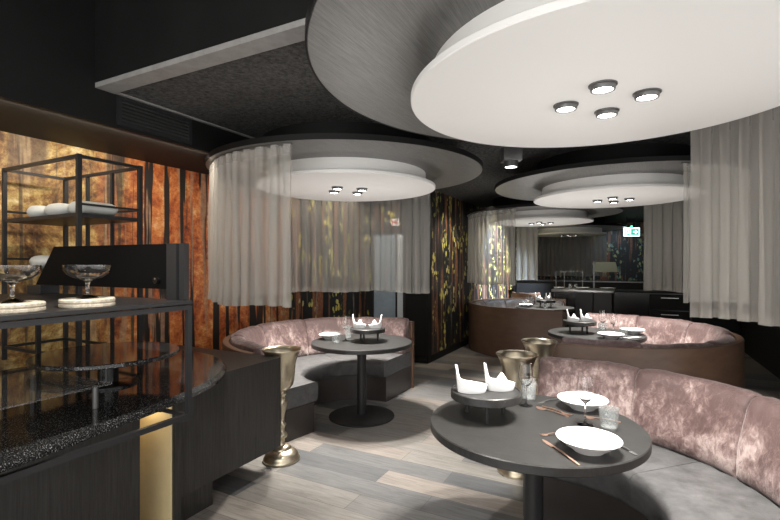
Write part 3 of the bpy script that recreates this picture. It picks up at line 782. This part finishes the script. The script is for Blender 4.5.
# ------------------------------------------------------------------ vent, lamps, signs
t = thing('air_vent', 'black slatted air vent in the dark beam face', 'vent', (-3.1,2.215,2.57))
b = NB(); box(b, 0,-.30,-.10,.014,.30,-.075); box(b, 0,-.30,.075,.014,.30,.10); box(b, 0,-.30,-.075,.014,-.27,.075); box(b, 0,.27,-.075,.014,.30,.075)
finish('vent_frame', b, 'black_metal', t, smooth=False)
for k in range(6):
    z = -.0625+.025*k; b = NB()
    v = [b.verts.new(p) for p in ((.0,-.27,z+.009),(.012,-.27,z-.006),(.012,.27,z-.006),(.0,.27,z+.009),(.0,-.27,z+.012),(.012,-.27,z-.003),(.012,.27,z-.003),(.0,.27,z+.012))]
    for f in ((0,1,2,3),(7,6,5,4),(0,4,5,1),(1,5,6,2),(2,6,7,3),(3,7,4,0)): b.faces.new([v[i] for i in f])
    finish('slat', b, 'dark_steel', t, smooth=False)
def at(px, D):
    lat = (px-390)/460*D; s, c = math.sin(rad(27.55)), math.cos(rad(27.55)); return (c*lat-s*D, s*lat+c*D)
x, y = at(511, 4.45)
t = thing('ceiling_spotlight', 'black box shaped ceiling spotlight between the canopies', 'spotlight', (x, y, 0), rad(27))
finish('housing', box(NB(), -.088,-.085,2.51,.088,.085,2.64,.004), 'dark_steel', t)
finish('ceiling_mount', lathe(NB(), [(0,2.64),(.02,2.64),(.02,2.69),(.05,2.69),(.05,ZC),(0,ZC)], 20), 'black_metal', t)
finish('lamp_collar', lathe(NB(), [(.056,2.455),(.066,2.455),(.068,2.512),(.056,2.512)], 40, closed=True), 'dark_steel', t)
finish('lens', lathe(NB(), [(0,2.46),(.055,2.46),(.055,2.475),(0,2.475)], 32), 'lamp_lens', t)
spots = [((-.55,9.9), 'small warm recessed ceiling lamp left of the exit sign'), ((-1.35,10.9), 'small ceiling spot lamp just above the farthest canopy')]
for (p, lab) in spots:
    t = thing('recessed_spotlight', lab, 'spotlight', (*p, 0), 0, 'small spotlights over the kitchen')
    finish('trim_collar', lathe(NB(), [(.05,2.64),(.07,2.64),(.07,ZC),(.05,ZC)], 28, closed=True), 'dark_steel', t)
    finish('lens', lathe(NB(), [(0,2.645),(.05,2.645),(.05,2.66),(0,2.66)], 24), 'spot_lens', t)
# exit sign
x, y = at(632, 11.2)
t = thing('exit_sign', 'green lit emergency exit sign hanging before the back wall', 'sign', (x, y, 2.30), rad(27))
finish('sign_housing', box(NB(), -.19,0,-.105,.19,.04,.105,.004), 'sign_white', t)
finish('sign_face', box(NB(), -.165,-.004,-.075,.165,0.0,.075), 'green_sign', t, smooth=False)
b = NB()
box(b, .03,-.008,-.018,.085,-.004,.018)
v = [b.verts.new((px_, yy, pz)) for yy in (-.008,-.004) for (px_, pz) in ((.08,.05),(.14,0),(.08,-.05))]
b.faces.new(v[:3]); b.faces.new(v[3:][::-1])
for i in range(3): b.faces.new((v[i], v[(i+1)%3], v[3+(i+1)%3], v[3+i]))
finish('arrow', b, 'sign_white', t, smooth=False)
b = NB(); box(b, -.145,-.008,-.06,-.125,-.004,.06); box(b, -.125,-.008,.045,-.045,-.004,.06); box(b, -.045,-.008,-.06,-.03,-.004,.06)
finish('doorway_mark', b, 'sign_white', t, smooth=False)
b = NB(); tube(b, [(-.088,-.006,.027),(-.08,-.006,.027)], .012, 12); tube(b, [(-.085,-.006,.012),(-.09,-.006,-.015),(-.11,-.006,-.045)], .007, 8); tube(b, [(-.09,-.006,-.015),(-.07,-.006,-.03),(-.062,-.006,-.05)], .007, 8); tube(b, [(-.105,-.006,.0),(-.085,-.006,.01),(-.06,-.006,-.002)], .005, 8)
finish('running_figure', b, 'sign_white', t)
b = NB()
for xx in (-.12,.12): lathe(b, [(0,.105),(.006,.105),(.006,.41),(0,.41)], 8, xx, .02)
finish('hanging_rods', b, 'black_metal', t)
b = NB(); lathe(b, [(0,.12),(.02,.12),(.02,.15),(0,.15)], 16, .0, .02); box(b, -.004,.016,.10,.004,.024,.12); finish('status_light', b, 'green_led', t)
# small sign over the alcove door
t = thing('door_sign', 'small white sign with red mark above the alcove door', 'sign', (-3.30,ALC,2.18))
finish('plate', box(NB(), -.07,-.008,-.055,.07,0,.055), 'paper', t, smooth=False)
b = NB(); box(b, -.05,-.011,-.035,-.035,-.008,.035); box(b, .035,-.011,-.035,.05,-.008,.035); box(b, -.02,-.011,-.012,.02,-.008,.012); finish('red_mark', b, 'red', t, smooth=False)

# ------------------------------------------------------------------ kitchen at the back
t = thing('serving_island', 'dark serving island with pale top, left of the black drawers', 'counter', (0,0,0))
b = NB(); box(b, -1.40,10.0,0,-.98,10.7,.95); finish('left_cabinet', b, 'black_gloss', t, smooth=False)
b = NB(); box(b, -.98,9.98,.02,-.66,10.7,.95); box(b, -.64,9.98,.02,-.32,10.7,.95); finish('front_panels', b, 'black_metal', t, smooth=False)
finish('worktop', box(NB(), -1.44,9.95,.95,-.28,10.75,1.0,.01), 'steel', t)
t = thing('drawer_unit', 'black drawer unit with steel handles under the pale curtain', 'cabinet', (0,0,0))
finish('carcass', box(NB(), -.27,10.02,0,XR-.02,10.6,.97), 'black_gloss', t, smooth=False)
finish('worktop', box(NB(), -.27,9.97,.97,XR-.02,10.62,1.0), 'black_paint', t, smooth=False)
b = NB(); box(b, -.20,9.995,.52,.30,10.02,.93); finish('oven_glass', b, 'black_gloss', t, smooth=False)
k = 0
for (x0, x1, z0, z1) in ((.33,.98,.66,.95),(.33,.98,.34,.64),(1.0,1.68,.66,.95),(1.0,1.68,.34,.64),(-.25,.31,.14,.50),(.33,.98,.05,.32)):
    o = finish('drawer', box(NB(), x0,9.99,z0,x1,10.02,z1,.004), 'black_paint', t, smooth=False)
    b = NB(); xm = (x0+x1)/2; box(b, xm-.14,9.955,z1-.07,xm+.14,9.967,z1-.058); box(b, xm-.13,9.962,z1-.07,xm-.12,9.992,z1-.058); box(b, xm+.12,9.962,z1-.07,xm+.13,9.992,z1-.058)
    finish('handle', b, 'steel', o, smooth=False)
t = thing('heat_lamp', 'olive trapezoid heat lamp hood on a post over the island', 'lamp', (-.62,10.3,1.0))
b = NB(); P = [(-.02,.36),(.42,.36),(.36,.56),(.0,.56)]
for yy in (-.15,.15): pass
f = [b.verts.new((px_, -.17 if z < .4 else -.10, z)) for px_, z in P]; g = [b.verts.new((px_, .17 if z < .4 else .10, z)) for px_, z in P]
b.faces.new(f); b.faces.new(g[::-1])
for i in range(4): b.faces.new((f[i], f[(i+1)%4], g[(i+1)%4], g[i]))
finish('hood', b, 'olive_shade', t, smooth=False)
finish('post', box(NB(), -.05,-.012,0,-.022,.012,.58), 'dark_steel', t, smooth=False)
t = thing('glass_rail', 'thin dark rail stand at the left end of the island', 'rail', (-1.38,10.3,1.0))
b = NB(); bar(b, (0,-.1,.01), (0,-.1,.36), .018); bar(b, (.14,.1,.01), (.14,.1,.36), .018); bar(b, (0,-.1,.36), (0,.1,.36), .018); bar(b, (0,.1,.36), (.5,.1,.36), .018); bar(b, (.5,.1,.01), (.5,.1,.36), .018)
finish('rails', b, 'dark_steel', t, smooth=False)
for (x, y, r, lab) in ((-1.30,10.05,.11,'white plate at the left front of the island'), (-.86,10.2,.13,'white dish in the middle of the island top'), (-.40,10.25,.15,'wide dish under the heat lamp hood')):
    make_bowl(lab, (x, y, 1.0), r, .04, 'plate', 'dishes on the serving island')
for (x, y, lab) in ((-1.12,10.4,'left jar at the back of the island'), (-1.02,10.45,'right jar at the back of the island')):
    tag(finish('glass_jar', lathe(NB(), [(0,0),(.04,0),(.042,.01),(.042,.07),(.03,.085),(.03,.1),(.027,.1),(.027,.084),(.038,.068),(.038,.01),(0,.008)], 24), 'ribbed_glass'), lab, 'jar', 'jars on the island', (x, y, 1.0))
t = thing('low_cabinet', 'black low cabinet behind the island, under the farthest curtain', 'cabinet', (0,0,0))
finish('carcass', box(NB(), -2.5,11.6,0,.6,12.05,1.10), 'black_paint', t, smooth=False)
finish('worktop', box(NB(), -2.52,11.57,1.10,.62,12.07,1.13), 'black_gloss', t, smooth=False)
# brown tub chair behind the farthest booth
t = thing('tub_chair', 'brown rounded tub chair behind the farthest booth table', 'chair', (-2.02,10.3,0), rad(200))
finish('back_shell', sweep(NB(), [(0,0,math.cos(rad(a)),math.sin(rad(a))) for a in range(0,181,10)], [(.24,.35),(.29,.35),(.31,.85),(.29,.9),(.26,.9),(.25,.85)]), 'brown_leather', t)
finish('seat', disc(NB(), .24, .36, .46, .02, 40), 'brown_leather', t)
for k in range(4):
    a = PI/4+k*PI/2; finish('leg', lathe(NB(), [(0,0),(.014,0),(.018,.36),(0,.36)], 12, .18*math.cos(a), .18*math.sin(a)), 'black_metal', t)

# ------------------------------------------------------------------ camera
cam = bpy.data.cameras.new('camera'); co = bpy.data.objects.new('camera', cam); COL.objects.link(co)
co.location = (0,0,1.52); co.rotation_euler = (PI/2, 0, rad(27.55))
cam.sensor_width = 36; cam.lens = 36*460/780; cam.shift_y = 4/780; cam.clip_start = .05
S.camera = co

# ------------------------------------------------------------------ light
def light(kind, loc, power, col=(1,1,1), rot=(0,0,0), **kw):
    l = bpy.data.lights.new(kind.lower()+'_light', kind); l.energy = power; l.color = col
    for k, v in kw.items(): setattr(l, k, v)
    o = bpy.data.objects.new(l.name, l); COL.objects.link(o); o.location = loc; o.rotation_euler = rot
    return o
W = bpy.data.worlds.new('world'); S.world = W; W.use_nodes = True
W.node_tree.nodes['Background'].inputs[0].default_value = (1,.985,.96,1); W.node_tree.nodes['Background'].inputs[1].default_value = 1.7
for k, (x, y) in enumerate(CAN[:4]):
    for (dx, dy) in ((.165,0), (-.165,0), (0,.185), (0,-.185)):
        light('SPOT', (x+dx, y+dy, ZD-.03), (115, 150, 150, 150)[k], (1,.95,.88), spot_size=rad(80), spot_blend=.45, shadow_soft_size=.035)
for k, (x, y) in enumerate(CAN[:4]):
    light('AREA', (*TAB[k], 1.02), (5, 9, 10, 9)[k], (1,.97,.93), (PI,0,0), shape='DISK', size=.9)  # added upward fill over each table, no lamp there; brightens the disc undersides
# wall washer along the soffit
light('AREA', (-3.13,3.6,ZS-.02), 44, (1,.88,.72), (0, rad(50), 0), shape='RECTANGLE', size=.08, size_y=5.4)
light('AREA', (-.6,-2.2,1.7), 45, (1,.98,.95), (rad(90),0,0), shape='RECTANGLE', size=3.6, size_y=2.2)  # added soft front fill behind the camera, not a lamp of the room
light('SPOT', (-1.5,1.1,3.2), 220, (1,.95,.88), (rad(10),0,0), spot_size=rad(62), spot_blend=.5, shadow_soft_size=.06)
# passage mural spot
light('SPOT', (-1.95,7.3,2.6), 60, (1,.9,.75), (0, rad(35), 0), spot_size=rad(80), spot_blend=.7, shadow_soft_size=.05)
light('SPOT', (-1.3,10.7,2.6), 1900, (.68,.82,1), (rad(0), rad(48), 0), spot_size=rad(90), spot_blend=.6, shadow_soft_size=.05)
x, y = at(511, 4.45)
light('SPOT', (x, y, 2.44), 40, (.95,.97,1), spot_size=rad(90), spot_blend=.6, shadow_soft_size=.05)
light('SPOT', (-.4,13.6,2.6), 22, (.7,.85,1), (rad(35),0,0), spot_size=rad(110), spot_blend=.8, shadow_soft_size=.05)
light('POINT', (-2.46,1.66,.74), 1.2, (1,.8,.5), shadow_soft_size=.03)
for p in ((-.55,9.9,2.6),(-1.35,10.9,2.6)): light('SPOT', p, 30, (1,.88,.7), spot_size=rad(110), spot_blend=.6, shadow_soft_size=.04)

S.view_settings.view_transform = 'Standard'; S.view_settings.look = 'None'; S.view_settings.exposure = 0.1; S.view_settings.gamma = 1
S.cycles.use_denoising = True; S.cycles.denoising_input_passes = 'RGB_ALBEDO_NORMAL'; S.cycles.denoising_prefilter = 'ACCURATE'
S.cycles.max_bounces = 10; S.cycles.transparent_max_bounces = 16; S.cycles.transmission_bounces = 8
S.cycles.caustics_refractive = True; S.cycles.caustics_reflective = False
S.cycles.sample_clamp_indirect = 6
